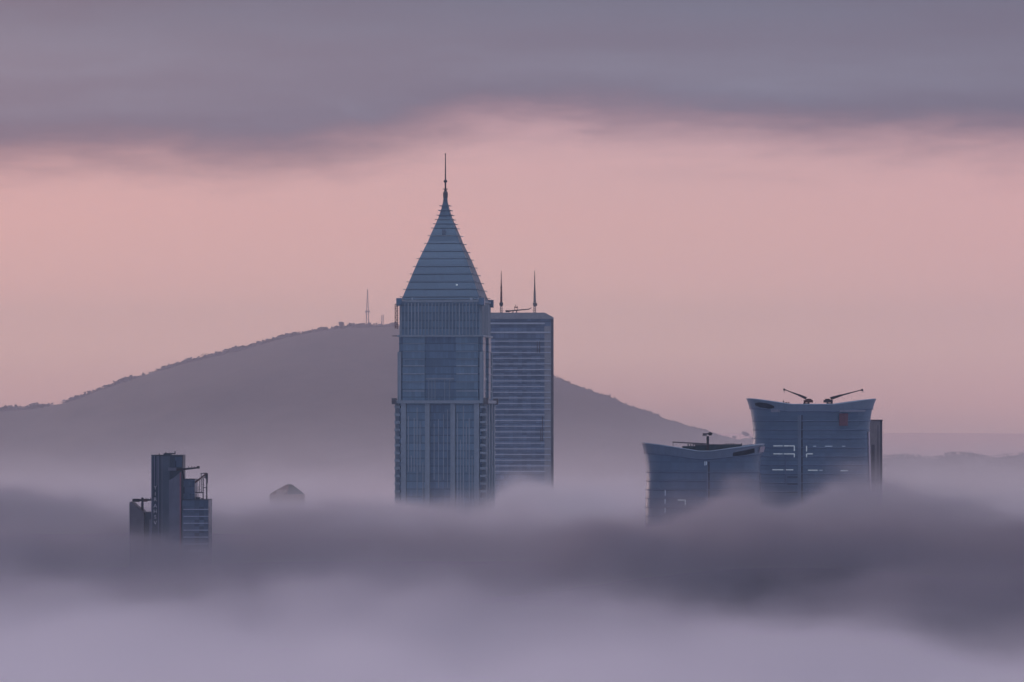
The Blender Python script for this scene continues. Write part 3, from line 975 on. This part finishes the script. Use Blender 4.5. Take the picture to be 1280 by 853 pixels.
# ================================================================ ROOFS LOST IN THE FOG
DD = 2640.0
sD = S(DD)
q = lambda px: (px - 361) * sD
t = thing("low_building", "low peaked brown and dark roof just breaking the fog left of the spired skyscraper", "building", (X(361, DD), DD, 0))
zD = lambda py: Z(py, DD)
base = [(q(335.5), 12), (q(360), -7), (q(380), 9), (q(357), 26)]
mid = [(q(346.5), 10.5), (q(360.3), 0), (q(372), 9.5), (q(358), 19)]
top = [(q(356.5), 9.6), (q(360.5), 6.5), (q(364.5), 9.5), (q(360), 12.5)]
for k, nm, mt in ((0, "roof_slope", "roof_tile"), (1, "roof_slope", "roof_lead"), (2, "roof_slope", "roof_lead"), (3, "roof_slope", "roof_tile")):
    n_ = (k + 1) % 4
    m = MB()
    m.add([(*base[k], zD(618)), (*base[n_], zD(618)), (*mid[n_], zD(612.0)), (*mid[k], zD(612.0)), (*top[n_], zD(606.4)), (*top[k], zD(606.4))], [(0, 1, 2, 3), (3, 2, 4, 5)])
    m.build(nm, M[mt], t)
MB().add([(*p_, zD(606.4)) for p_ in top] + [(q(360.5), 9.6, zD(605.6))], [(0, 1, 4), (1, 2, 4), (2, 3, 4), (3, 0, 4), (3, 2, 1, 0)]).build("ridge_cap", M["roof_lead"], t)
MB().add([(*p_, z_) for z_ in (0, zD(618.3)) for p_ in base], [(0, 1, 5, 4), (1, 2, 6, 5), (2, 3, 7, 6), (3, 0, 4, 7), (4, 5, 6, 7), (3, 2, 1, 0)]).build("wall", M["wall_cream"], t)
MB().box(q(345), q(358.5), -2.6, -2.2, zD(620), zD(612.4)).build("gable_wall", M["wall_cream"], t)

DR = 2150.0
t = thing("sunken_roof", "faint flat rooftop almost swallowed by fog at far right", "building", (X(1222, DR), DR, 0))
q = lambda px: (px - 1222) * S(DR)
MB().box(q(1207), q(1237), 0, 14, 0, Z(644, DR)).build("wall", M["annex_wall"], t)
MB().prism([(q(1205), Z(643.9, DR)), (q(1239), Z(643.9, DR)), (q(1234), Z(641.6, DR)), (q(1209), Z(641.6, DR))], -1, 15).build("roof", M["annex_dark"], t)

# ================================================================ TERRAIN
def lerp_profile(pts, x):
    if x <= pts[0][0]:
        return pts[0][1]
    for (x0, y0), (x1, y1) in zip(pts, pts[1:]):
        if x <= x1:
            f = (x - x0) / (x1 - x0)
            f = f * f * (3 - 2 * f) * 0.35 + f * 0.65
            return y0 + (y1 - y0) * f
    return pts[-1][1]


def hill(name, D, prof, px0, px1, depth_front, depth_back, nx, ny, rough, label=None):
    m = MB()
    rows = []
    for j in range(ny + 1):
        f = j / ny
        y = D - depth_front * (1 - f / 0.6) if f < 0.6 else D + depth_back * (f - 0.6) / 0.4
        for i in range(nx + 1):
            px = px0 + (px1 - px0) * i / nx
            x = X(px, D)
            top = Z(lerp_profile(prof, px), D)
            w = (1 - (D - y) / depth_front) if y < D else (1 - (y - D) / depth_back)
            w = max(0.0, w)
            w = w * w * (3 - 2 * w) * 0.5 + w * 0.5
            n = mnoise.fractal(Vector((x * 0.004, y * 0.004, 2.0)), 1.0, 2.0, 5)
            z = top * w + n * rough * (4.0 * w * (1 - w)) + n * 1.2 * w
            m.v.append((x, y, z))
    for j in range(ny):
        for i in range(nx):
            a_ = j * (nx + 1) + i
            m.f.append((a_, a_ + 1, a_ + nx + 2, a_ + nx + 1))
    o = m.build(name, M["forest"], None, True)
    tag(o, label, None, None, "structure")
    return o


PROF = [(-300, 532), (-120, 520), (0, 513), (40, 510.5), (75, 505.5), (100, 497.5), (135, 484), (165, 474.5), (200, 463), (240, 451), (270, 443.5), (300, 436.5),
        (330, 428.5), (350, 422.5), (380, 416.5), (410, 411.5), (430, 409.5), (450, 408.5), (495, 408), (540, 409), (590, 423), (640, 447), (692, 471),
        (720, 482), (750, 492.5), (800, 512), (840, 526.5), (870, 535.5), (895, 543), (930, 551), (1000, 566), (1200, 585)]
DH = 6500.0
sH = S(DH)
hill("hill", DH, PROF, -300, 1200, 2300, 2000, 220, 60, 22)
PROF2 = [(800, 556), (880, 550), (905, 549.5), (922, 548), (932, 544.5), (942, 548.5), (960, 553), (1000, 560), (1060, 568), (1110, 573), (1400, 578)]
hill("ridge", 6900.0, PROF2, 800, 1400, 900, 900, 120, 24, 6)
PROF3 = [(1040, 578), (1090, 572), (1115, 570), (1150, 569.5), (1162, 572), (1178, 571), (1184, 567), (1195, 566), (1210, 568.5), (1235, 571.5), (1250, 570), (1268, 567.5), (1285, 563), (1330, 556), (1480, 548)]
hill("ridge", 5600.0, PROF3, 1040, 1480, 700, 900, 110, 24, 5)

# the ground sheet to the horizon
gm, gnt, gb = new_mat("ground")
tc = gnt.nodes.new("ShaderNodeTexCoord")
gn = noise_tex(gnt, tc.outputs["Object"], 0.004, 6.0, 0.6)
gnt.links.new(mixc(gnt, gn.smooth(0.4, 0.6), (0.05, 0.06, 0.045), (0.11, 0.105, 0.10)), gb.inputs["Base Color"])
gb.inputs["Roughness"].default_value = 0.95
g = MB()
g.add([(-45000, -8000, 0), (45000, -8000, 0), (45000, 80000, 0), (-45000, 80000, 0)], [(0, 1, 2, 3)])
tag(g.build("ground", gm), None, None, None, "structure")


# ---- trees
def leaf_crown(m, c, rx, rz, n, rnd, leaf):
    """Leaf-sized faces scattered through a lumpy volume."""
    lobes = [(Vector(((rnd.random() - .5) * rx * 1.1, (rnd.random() - .5) * rx * 1.1, (rnd.random() - .4) * rz * 0.9)), rnd.uniform(0.45, 0.75)) for _ in range(5)]
    for _ in range(n):
        l, k = rnd.choice(lobes)
        d = Vector((rnd.gauss(0, 1), rnd.gauss(0, 1), rnd.gauss(0, 1))).normalized() * (rnd.random() ** 0.4) * k
        p = c + l + Vector((d.x * rx, d.y * rx, d.z * rz))
        u = Vector((rnd.gauss(0, 1), rnd.gauss(0, 1), rnd.gauss(0, 1))).normalized()
        v = u.orthogonal().normalized()
        w = leaf * rnd.uniform(0.6, 1.3)
        m.add([p - u * w, p + v * w * 0.8, p + u * w, p - v * w * 0.8], [(0, 1, 2, 3)])


rt = random.Random(21)
tree_specs = [(427.5, 405.6, 3.6, 2.6, "round umbrella-shaped tree highest on the left shoulder of the hill"),
              (441.5, 408.0, 2.2, 1.4, "small low tree between the umbrella-shaped tree and the tall hilltop mast"),
              (452.0, 406.6, 3.6, 2.2, "broad tree just left of the tall hilltop mast"),
              (462.0, 406.2, 2.6, 2.4, "small tree touching the right foot of the tall hilltop mast"),
              (492.5, 405.6, 4.2, 2.2, "broad tree on the hilltop next to the spired skyscraper"),
              (932.0, 543.0, 4.4, 3.2, "hazy tree on the far ridge left of the taller curved tower")]
for px, py, w, hgt, lab in tree_specs:
    D = DH if px < 800 else 6900.0
    s = S(D)
    P_ = PROF if px < 800 else PROF2
    zb = Z(lerp_profile(P_, px), D)
    t = thing("tree", lab, "tree", (X(px, D), D, zb - 1.5), 0, "trees standing out on the ridge")
    zt = Z(py, D) - zb + 1.5
    MB().lathe([(0.55, 0), (0.4, zt * 0.5), (0.25, zt)], n=7).build("trunk", M["trunk"], t)
    m = MB()
    leaf_crown(m, Vector((0, 0, zt)), w * s * 1.25, hgt * s * 1.1, 520, rt, 0.8)
    m.build("crown", M["forest"], t)

# the wooded skyline that reads as one mass
fm = MB()
rf = random.Random(8)


def scrub(D, P_, a_, b_, n, hmin, hmax, back):
    s = S(D)
    for _ in range(n):
        px = rf.uniform(a_, b_)
        dens = mnoise.noise(Vector((px * 0.035, D, 0)))
        if rf.random() > 0.55 + dens * 0.9:
            continue
        dy = rf.uniform(-back, back * 0.3)
        z = Z(lerp_profile(P_, px), D) - abs(dy) * 0.09
        hgt = rf.uniform(hmin, hmax) * (0.7 + 0.8 * max(0, dens))
        leaf_crown(fm, Vector((X(px, D), D + dy, z + hgt * 0.35)), hgt * rf.uniform(0.6, 1.0), hgt * 0.6, 16, rf, hgt * 0.28)


scrub(DH, PROF, -40, 500, 1500, 3.6, 8.0, 50)
scrub(DH, PROF, 600, 900, 700, 2.0, 4.6, 50)
scrub(6900.0, PROF2, 880, 1000, 160, 3, 6, 60)
scrub(5600.0, PROF3, 1085, 1330, 500, 2.0, 4.2, 40)
tag(fm.build("forest", M["forest"]), "dark scrub and treetops along the hazy ridges", None, None, "stuff")

# ---- masts on the hill
t = thing("lattice_mast", "tall pointed lattice mast on the hilltop", "mast", (X(459.5, DH), DH - 4, Z(408.6, DH) - 2), 0)
zb = Z(408.6, DH) - 2
zz = lambda py: Z(py, DH) - zb
wm = lambda py: 0.25 + 1.75 * (py - 362) / 46.0
lg = MB()
for sx in (-1, 1):
    for sy in (-1, 1):
        lg.bar((sx * wm(408), sy * wm(408), 0), (sx * 0.25, sy * 0.25, zz(362.5)), 0.95, 0.5)
lg.build("legs", M["steel_dark"], t)
br = MB()
ys = [408, 402, 396, 391, 386, 381, 376, 372, 368]
for i, (a_, b_) in enumerate(zip(ys, ys[1:])):
    for sy in (-1, 1):
        k = 1 if i % 2 else -1
        br.bar((k * wm(a_), sy * wm(a_), zz(a_)), (-k * wm(b_), sy * wm(b_), zz(b_)), 0.32)
br.build("bracing", M["steel_dark"], t)
MB().box(-2.8, 3.2, -2.2, 2.2, zz(390.6), zz(389.6)).build("platform", M["steel_dark"], t)
MB().box(-2.9, -1.5, -1, 1, zz(391.4), zz(388.8)).build("dish", M["steel_grey"], t)
MB().box(1.9, 3.4, -1, 1, zz(390), zz(388.8)).build("dish", M["steel_grey"], t)

t = thing("twin_mast", "short twin-pole mast on the hilltop between the tall mast and the skyscraper", "mast", (X(478.3, DH), DH - 2, Z(408.4, DH) - 2), 0)
zb = Z(408.4, DH) - 2
for px in (-0.95, 0.95):
    m = MB()
    m.bar((px, 0, 0), (px * 1.2, 0, zz(393.4)), 0.6, 0.4)
    for py in (395.5, 397, 398.5, 400):
        m.box(px * 1.2 - 0.7, px * 1.2 + 0.7, -0.4, 0.4, zz(py), zz(py - 0.8))
    m.build("pole", M["steel_grey"], t)
m = MB()
for i in range(6):
    a_, b_ = zz(408 - 2 * i), zz(406 - 2 * i)
    k = 1 if i % 2 else -1
    m.bar((-k * 0.95, 0, a_), (k * 0.95, 0, b_), 0.4)
m.build("bracing", M["steel_grey"], t)
MB().box(-2.0, 1.9, -2, 2, 0, 2.6).build("equipment_hut", M["concrete"], t)
MB().box(-1.9, -0.6, -0.6, 0.6, zz(405), zz(402)).build("dish", M["steel_grey"], t)
t = thing("thin_pole", "thin bare pole on the right slope of the hill", "pole", (X(763, DH), DH, Z(lerp_profile(PROF, 763), DH) - 1))
zb2 = Z(lerp_profile(PROF, 763), DH) - 1
MB().lathe([(0.35, 0), (0.2, Z(492.5, DH) - zb2)], n=6).build("shaft", M["steel_grey"], t)
MB().box(-0.9, 0.9, -0.2, 0.2, Z(493.6, DH) - zb2, Z(493.0, DH) - zb2).build("cross_arm", M["steel_grey"], t)


# ================================================================ FOG
WAVES = []
rw = random.Random(3)
for lam, amp in ((900, 2.6), (620, 2.4), (430, 2.4), (300, 2.2), (210, 2.0), (150, 1.5), (260, 1.8), (520, 1.8)):
    th = rw.uniform(-0.6, 0.6) + (math.pi / 2 if rw.random() < 0.75 else 0)
    k = 2 * math.pi / lam
    WAVES.append((k * math.cos(th), k * math.sin(th), rw.uniform(0, 6.28), amp))

# billows: (photo column, distance, height above the sea of fog, half-width m, half-depth m)
BILLOWS = [(210, 1600, 2, 70, 90), (358, 2570, 8.5, 36, 70), (925, 1760, 12.5, 20, 45), (955, 1750, 4, 14, 35), (1058, 1770, 15.5, 18, 45), (1098, 1800, 7, 16, 45), (880, 1720, 4, 26, 50), (1130, 1740, 4, 24, 60), (1260, 1900, -7, 60, 200), (1000, 1760, -4, 9, 45),
           (655, 2480, 15, 19, 60), (556, 2270, -6, 34, 70), (715, 2440, 9, 34, 80),
           (830, 1960, -4, 40, 50), (300, 2750, 5, 50, 120), (110, 2600, 5, 60, 140), (775, 2650, 6, 40, 120), (470, 2800, 4, 40, 100), (1190, 2500, 3, 30, 90)]


def fog_top(x, y, billows=True):
    """Height of the fog surface; x, y are FX numbers or NX sockets."""
    h = 130.5 - y.smooth(1900, 2200) * 3.0 - y.smooth(2350, 2600) * 12.0 - y.smooth(2700, 3700) * 40.0
    for kx, ky, p, a_ in WAVES:
        h = h + (x * kx + y * ky + p).sin() * a_
    # near bank, its crest runs away to the left; a hollow behind it
    crest = 1225.0 - x * x.smooth(-60, 200) * 3.4
    d = (y - crest) * (1.0 / 150.0)
    hollow = (-(d - 1.0) * (d - 1.0)).exp()
    h = h - hollow * 20.0 - (1.0 - y.smooth(700, 1300)) * 6.0
    for px, D, a_, rx, ry in BILLOWS if billows else ():
        ux = (x - X(px, D)) * (1.0 / rx)
        uy = (y - D) * (1.0 / ry)
        h = h + (-(ux * ux + uy * uy)).exp() * a_
    return h


CORE_DROP = 11.0
fg = MB()
NXg, NYg = 240, 520
ysg = []
y = -2500.0
while y < 60000:
    ysg.append(y)
    y += 120 if y < 400 else 9 if y < 2600 else 30 if y < 7000 else 1500 if y < 16000 else 8000
half_n = 70
us = [math.copysign(abs(i / half_n) ** 1.25, i) for i in range(-half_n, half_n + 1)]
for yy in ysg:
    wide = max(700.0, 0.2 * abs(yy)) if yy < 7000 else 1400 + (yy - 7000) * 1.2
    for u in us:
        xx = u * wide * (1 if yy < 7000 else 1)
        z = float(fog_top(FX(xx), FX(yy), False)) - CORE_DROP
        fg.v.append((xx, yy, z))
nu = len(us)
for j in range(len(ysg) - 1):
    for i in range(nu - 1):
        a_ = j * nu + i
        fg.f.append((a_, a_ + 1, a_ + nu + 1, a_ + nu))
fmats, fnt, fb = new_mat("fog_body")
geo = fnt.nodes.new("ShaderNodeNewGeometry")
px_, py_, pz_ = separate(fnt, geo.outputs["Position"])
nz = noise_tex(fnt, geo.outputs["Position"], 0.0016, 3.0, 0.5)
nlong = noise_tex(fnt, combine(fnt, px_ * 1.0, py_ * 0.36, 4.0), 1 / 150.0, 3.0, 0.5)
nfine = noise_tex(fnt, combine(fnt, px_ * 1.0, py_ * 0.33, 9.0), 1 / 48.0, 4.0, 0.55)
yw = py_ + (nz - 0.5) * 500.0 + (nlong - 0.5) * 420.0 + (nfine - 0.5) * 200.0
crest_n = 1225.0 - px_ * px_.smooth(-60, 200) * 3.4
lit_near = 1.0 - (yw - crest_n).smooth(-120, 150)
lit_far = (yw + px_.smooth(80, -60) * -260.0).smooth(2080, 2550)
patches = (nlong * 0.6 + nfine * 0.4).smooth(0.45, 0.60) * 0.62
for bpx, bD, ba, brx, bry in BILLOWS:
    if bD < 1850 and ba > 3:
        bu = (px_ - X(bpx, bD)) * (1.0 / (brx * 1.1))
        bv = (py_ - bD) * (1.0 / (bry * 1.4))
        patches = patches.max((-(bu * bu + bv * bv)).exp() * 0.55)  # billows painted paler, as lit tops
lit_fog = lit_near.max(lit_far).max(patches)  # lit and shaded fog, dense and thin, painted as one tone
fcol = mixc(fnt, lit_fog, (0.075, 0.085, 0.125), (0.85, 0.83, 0.87))
fcol = mixc(fnt, lit_far, fcol, mixc(fnt, (nlong * 0.5 + nz * 0.5).smooth(0.4, 0.62), (0.04, 0.033, 0.036), (0.66, 0.46, 0.45)))  # pink horizon light painted into the distant fog
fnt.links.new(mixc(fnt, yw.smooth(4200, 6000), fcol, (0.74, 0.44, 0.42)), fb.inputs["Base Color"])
fb.inputs["Roughness"].default_value = 1.0
fb.inputs["Specular IOR Level"].default_value = 0.0
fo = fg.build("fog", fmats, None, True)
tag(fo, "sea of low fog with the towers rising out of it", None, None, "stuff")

# soft mist above the dense fog: a density field on a voxel grid
vol = bpy.data.volumes.new("mist")
vo = bpy.data.objects.new("mist", vol)
col.objects.link(vo)
tag(vo, "soft mist rising off the fog and hiding the feet of the towers", None, None, "stuff")
mm = bpy.data.materials.new("mist")
mm.use_nodes = True
nt = mm.node_tree
nt.nodes.clear()
out = nt.nodes.new("ShaderNodeOutputMaterial")
pv = nt.nodes.new("ShaderNodeVolumePrincipled")
pv.inputs["Color"].default_value = (0.93, 0.895, 0.95, 1)
pv.inputs["Density"].default_value = 0.002
pv.inputs["Density Attribute"].default_value = "density"
pv.inputs["Anisotropy"].default_value = 0.0
nt.links.new(pv.outputs[0], out.inputs["Volume"])
vol.materials.append(mm)

gt = bpy.data.node_groups.new("mist_field", "GeometryNodeTree")
gt.interface.new_socket("Geometry", in_out="INPUT", socket_type="NodeSocketGeometry")
gt.interface.new_socket("Geometry", in_out="OUTPUT", socket_type="NodeSocketGeometry")
gout = gt.nodes.new("NodeGroupOutput")
vc = gt.nodes.new("GeometryNodeVolumeCube")
sm = gt.nodes.new("GeometryNodeSetMaterial")
sm.inputs["Material"].default_value = mm
vc.inputs["Min"].default_value = (-820, 420, 84)
vc.inputs["Max"].default_value = (820, 6200, 204)
vc.inputs["Resolution X"].default_value = 300
vc.inputs["Resolution Y"].default_value = 560
vc.inputs["Resolution Z"].default_value = 48
pos = gt.nodes.new("GeometryNodeInputPosition")
x_, y_, z_ = separate(gt, pos.outputs[0])
n1 = noise_tex(gt, combine(gt, x_, y_ * 0.30, z_ * 1.6), 1 / 34.0, 5.0, 0.6)
n2 = noise_tex(gt, combine(gt, x_, y_ * 0.5, z_ * 1.5), 1 / 170.0, 2.0, 0.5)
n3 = noise_tex(gt, combine(gt, x_, y_ * 0.3, z_ * 1.6), 1 / 26.0, 3.0, 0.55)
n4 = noise_tex(gt, combine(gt, x_, y_ * 0.25, z_ * 3.0), 1 / 330.0, 3.0, 0.5)
h_ = fog_top(x_, y_) + (n1 - 0.5) * 38.0 + (n2 - 0.5) * 20.0
dz = (z_ - h_).max(-7.0)
dens = (-(dz / (y_.smooth(2350, 2900) * 8.0 + 2.9))).exp().min(3.0) * (0.016 - y_.smooth(2350, 2900) * 0.0075) * (n3.smooth(0.3, 0.7) * 1.5 + 0.25)
# thin veil clinging to the foot of the hills
veil = (-((z_ - 112.0).max(0.0)) * (1 / 23.0)).exp() * y_.smooth(2600, 4000) * (n4.smooth(0.25, 0.75) * 1.2 + 0.25) * 0.0009
dens = dens + veil
dens = dens * z_.smooth(202.0, 165.0)
dens = dens.max(0.0)
cut = NX.op(gt, "GREATER_THAN", dens, 0.000005)
dens = dens * cut * 500.0
gt.links.new(dens.s, vc.inputs["Density"])
gt.links.new(vc.outputs[0], sm.inputs[0])
gt.links.new(sm.outputs[0], gout.inputs[0])
md = vo.modifiers.new("mist_field", "NODES")
md.node_group = gt


# ---- air haze: thin, even, over the whole view, thicker over the valley
def haze(name, dims, dens, color, label):
    m = bpy.data.materials.new(name)
    m.use_nodes = True
    nt = m.node_tree
    nt.nodes.clear()
    out = nt.nodes.new("ShaderNodeOutputMaterial")
    vs = nt.nodes.new("ShaderNodeVolumeScatter")
    vs.inputs["Color"].default_value = (*color, 1)
    vs.inputs["Density"].default_value = dens
    nt.links.new(vs.outputs[0], out.inputs["Volume"])
    o = MB().box(*dims).build(name, m)
    tag(o, label, None, None, "stuff")
    return o


haze("haze", (-6000, 6000, -1500, 8000, 1, 1500), 5.5e-5, (0.67, 0.83, 1.0), "thin bluish evening haze in the air")
haze("haze", (-5900, 5900, 2900, 6800, 2, 330), 1.2e-4, (0.98, 0.75, 0.92), "thicker haze over the valley before the hill")

# ---- unseen cloud sheet added overhead to shade the middle of the fog sea
cl = MB()
NC, NR = 60, 40
for k in range(2):
    for j in range(NR + 1):
        for i in range(NC + 1):
            x = -380 + 2500 * i / NC
            edge = 1030.0 - 0.9 * max(-350.0, min(350.0, x))
            far_ = 1690.0 + 330.0 * max(0.0, min(1.0, (40.0 - x) / 110.0))
            y = edge + (far_ - edge) * j / NR + 120 * mnoise.noise(Vector((x * 0.003, j * 0.1, 1)))
            f = 1 - max(0.0, 1 - min(j, NR - j) / 4) ** 2
            z = 470 + 40 * mnoise.fractal(Vector((x * 0.004, y * 0.004, 5)), 1.0, 2.0, 4) + (1 if k else -1) * (2 + 30 * f)
            cl.v.append((x, y, z))
nn = (NC + 1) * (NR + 1)
for j in range(NR):
    for i in range(NC):
        a_ = j * (NC + 1) + i
        q_ = (a_, a_ + 1, a_ + NC + 2, a_ + NC + 1)
        cl.f.append(q_[::-1])
        cl.f.append(tuple(v + nn for v in q_))
rim = [i for i in range(NC + 1)] + [j * (NC + 1) + NC for j in range(1, NR + 1)] + [NR * (NC + 1) + i for i in range(NC - 1, -1, -1)] + [j * (NC + 1) for j in range(NR - 1, 0, -1)]
for a_, b_ in zip(rim, rim[1:] + rim[:1]):
    cl.f.append((a_, b_, b_ + nn, a_ + nn))
M["shade_cloud"] = plain("shade_cloud", (0.44, 0.49, 0.72), 1.0, 0.0, 0.1, 0.004)
M["shade_cloud"].node_tree.nodes["Principled BSDF"].inputs["Specular IOR Level"].default_value = 0.0
tag(cl.build("shade_cloud", M["shade_cloud"], None, True), "unseen grey sheet added overhead to shade the fog", None, None, "stuff")

# ================================================================ SKY AND LIGHT
SUN_EL, SUN_AZ = R(5.0), R(-24.0)
w = bpy.data.worlds.new("World")
scene.world = w
w.use_nodes = True
nt = w.node_tree
nt.nodes.clear()
wo = nt.nodes.new("ShaderNodeOutputWorld")
bg = nt.nodes.new("ShaderNodeBackground")
nt.links.new(bg.outputs[0], wo.inputs[0])
bg.inputs["Strength"].default_value = 0.84
sky = nt.nodes.new("ShaderNodeTexSky")
sky.sky_type = "NISHITA"
sky.sun_disc = False
sky.sun_elevation = SUN_EL
sky.sun_rotation = SUN_AZ
sky.air_density = 2.0
sky.dust_density = 3.0
tc = nt.nodes.new("ShaderNodeTexCoord")
dx, dy, dz = separate(nt, tc.outputs["Generated"])
hor = (dx * dx + dy * dy).sqrt().max(0.02)
e = dz / hor                                    # tangent of the elevation
az = NX.op(nt, "ARCTAN2", dx, dy)               # 0 straight ahead
front = dy.smooth(-0.55, 0.8)

# clear strip under the cloud, by elevation
en = NX.op(nt, "MULTIPLY", e + 0.02, 1 / 0.14, clamp=True)


def pos_(py):
    return ((HZ - py) / FPX + 0.02) / 0.14


clear = ramp(nt, en, [(0.0, srgb(174, 142, 150)), (pos_(545), srgb(184, 150, 156)), (pos_(500), srgb(214, 168, 170)), (pos_(440), srgb(239, 192, 188)), (pos_(360), srgb(241, 193, 190)),
                      (pos_(280), srgb(235, 190, 190)), (pos_(200), srgb(224, 186, 192)), (pos_(120), srgb(215, 178, 194))])
# soft streaks in the clear strip
st = noise_tex(nt, combine(nt, az * 9.0, e * 90.0, 0.0), 1.0, 3.0, 0.5)
clear = mixc(nt, st.smooth(0.45, 0.8) * 0.22, clear, srgb(240, 184, 190))
gl = (-((az + 0.11) * (az + 0.11)) * 160.0).exp() * 0.30
clear = mixc(nt, gl, clear, srgb(248, 191, 187))
rt_ = az.smooth(0.02, 0.13) * 0.45
clear = mixc(nt, rt_, clear, srgb(240, 184, 190))
back = ramp(nt, NX.op(nt, "MULTIPLY", e, 1.0, clamp=True), [(0.0, srgb(90, 109, 144)), (0.3, srgb(96, 111, 148)), (1.0, srgb(120, 120, 150))])
clear = mixc(nt, front, back, clear)

# cloud deck
wob = noise_tex(nt, combine(nt, az * 16.0, e * 60.0, 3.0), 1.0, 6.0, 0.6)
wob2 = noise_tex(nt, combine(nt, az * 48.0 + wob * 3.0, e * 210.0, 9.0), 1.0, 5.0, 0.65)
edge = 0.0588 + (-((az - 0.005) * (az - 0.005)) * 1500.0).exp() * 0.0035 - (1.0 - az.smooth(-0.06, -0.005)) * 0.0058 - az.smooth(0.03, 0.085) * 0.0022
ev = e - edge + (wob - 0.5) * 0.013 + (wob2 - 0.5) * 0.0075
wisp = noise_tex(nt, combine(nt, az * 26.0 + wob2 * 1.5, e * 170.0, 21.0), 1.0, 5.0, 0.6)
mask = ev.smooth(-0.008, 0.009)
mask = mask.max((e - edge).smooth(-0.0125, -0.003) * wisp.smooth(0.42, 0.8) * 0.28)
low_c = srgb(74, 79, 114)
mid_c = srgb(119, 130, 159)
hi_c = srgb(86, 105, 137)
lay = noise_tex(nt, combine(nt, az * 7.0, e * 60.0, 5.0), 1.0, 4.0, 0.5)
dk = ev.smooth(0.0, 0.013)
deck = mixc(nt, dk, low_c, mid_c)
deck = mixc(nt, e.smooth(0.072, 0.09), deck, hi_c)
deck = mixc(nt, (lay * 0.6 + wisp * 0.4).smooth(0.36, 0.68) * 0.55, deck, srgb(92, 92, 122))
deck = mixc(nt, az.smooth(0.03, 0.11) * 0.30, deck, srgb(94, 88, 116))
deck_up = ramp(nt, NX.op(nt, "MULTIPLY", e, 1.0, clamp=True), [(0.0, (0.22, 0.2, 0.285)), (0.12, (0.23, 0.21, 0.295)), (0.4, (0.24, 0.20, 0.26)), (1.0, (0.52, 0.47, 0.57))])
deck = mixc(nt, e.smooth(0.088, 0.16), deck, deck_up)
deck_back = mixc(nt, e.smooth(0.35, 1.3), srgb(90, 109, 144), (1.28, 1.25, 1.48))
deck = mixc(nt, front, deck_back, deck)
skyc = mixc(nt, mask, clear, deck)
sk = mixc(nt, 1.0, sky.outputs[0], (0.012, 0.011, 0.012), "MULTIPLY")
skyc = mixc(nt, 1.0, skyc, sk, "ADD")
nt.links.new(skyc, bg.inputs["Color"])

sd = bpy.data.lights.new("sun", "SUN")
sd.energy = 0.5
sd.angle = R(12)
sd.color = (1.0, 0.62, 0.58)
so = bpy.data.objects.new("sun", sd)
col.objects.link(so)
sv = Vector((math.sin(SUN_AZ) * math.cos(SUN_EL), math.cos(SUN_AZ) * math.cos(SUN_EL), math.sin(SUN_EL)))
so.rotation_euler = sv.to_track_quat("Z", "Y").to_euler()
so.location = (0, 0, 900)

# ================================================================ RENDER SETTINGS
scene.view_settings.view_transform = "Standard"
scene.view_settings.look = "None"
scene.view_settings.exposure = 0
scene.view_settings.gamma = 1
scene.render.engine = "CYCLES"
cy = scene.cycles
cy.use_denoising = True
cy.volume_bounces = 3
cy.max_bounces = 8
cy.diffuse_bounces = 3
cy.glossy_bounces = 2
cy.volume_step_rate = 6.0
cy.volume_max_steps = 400
cy.sample_clamp_indirect = 4.0
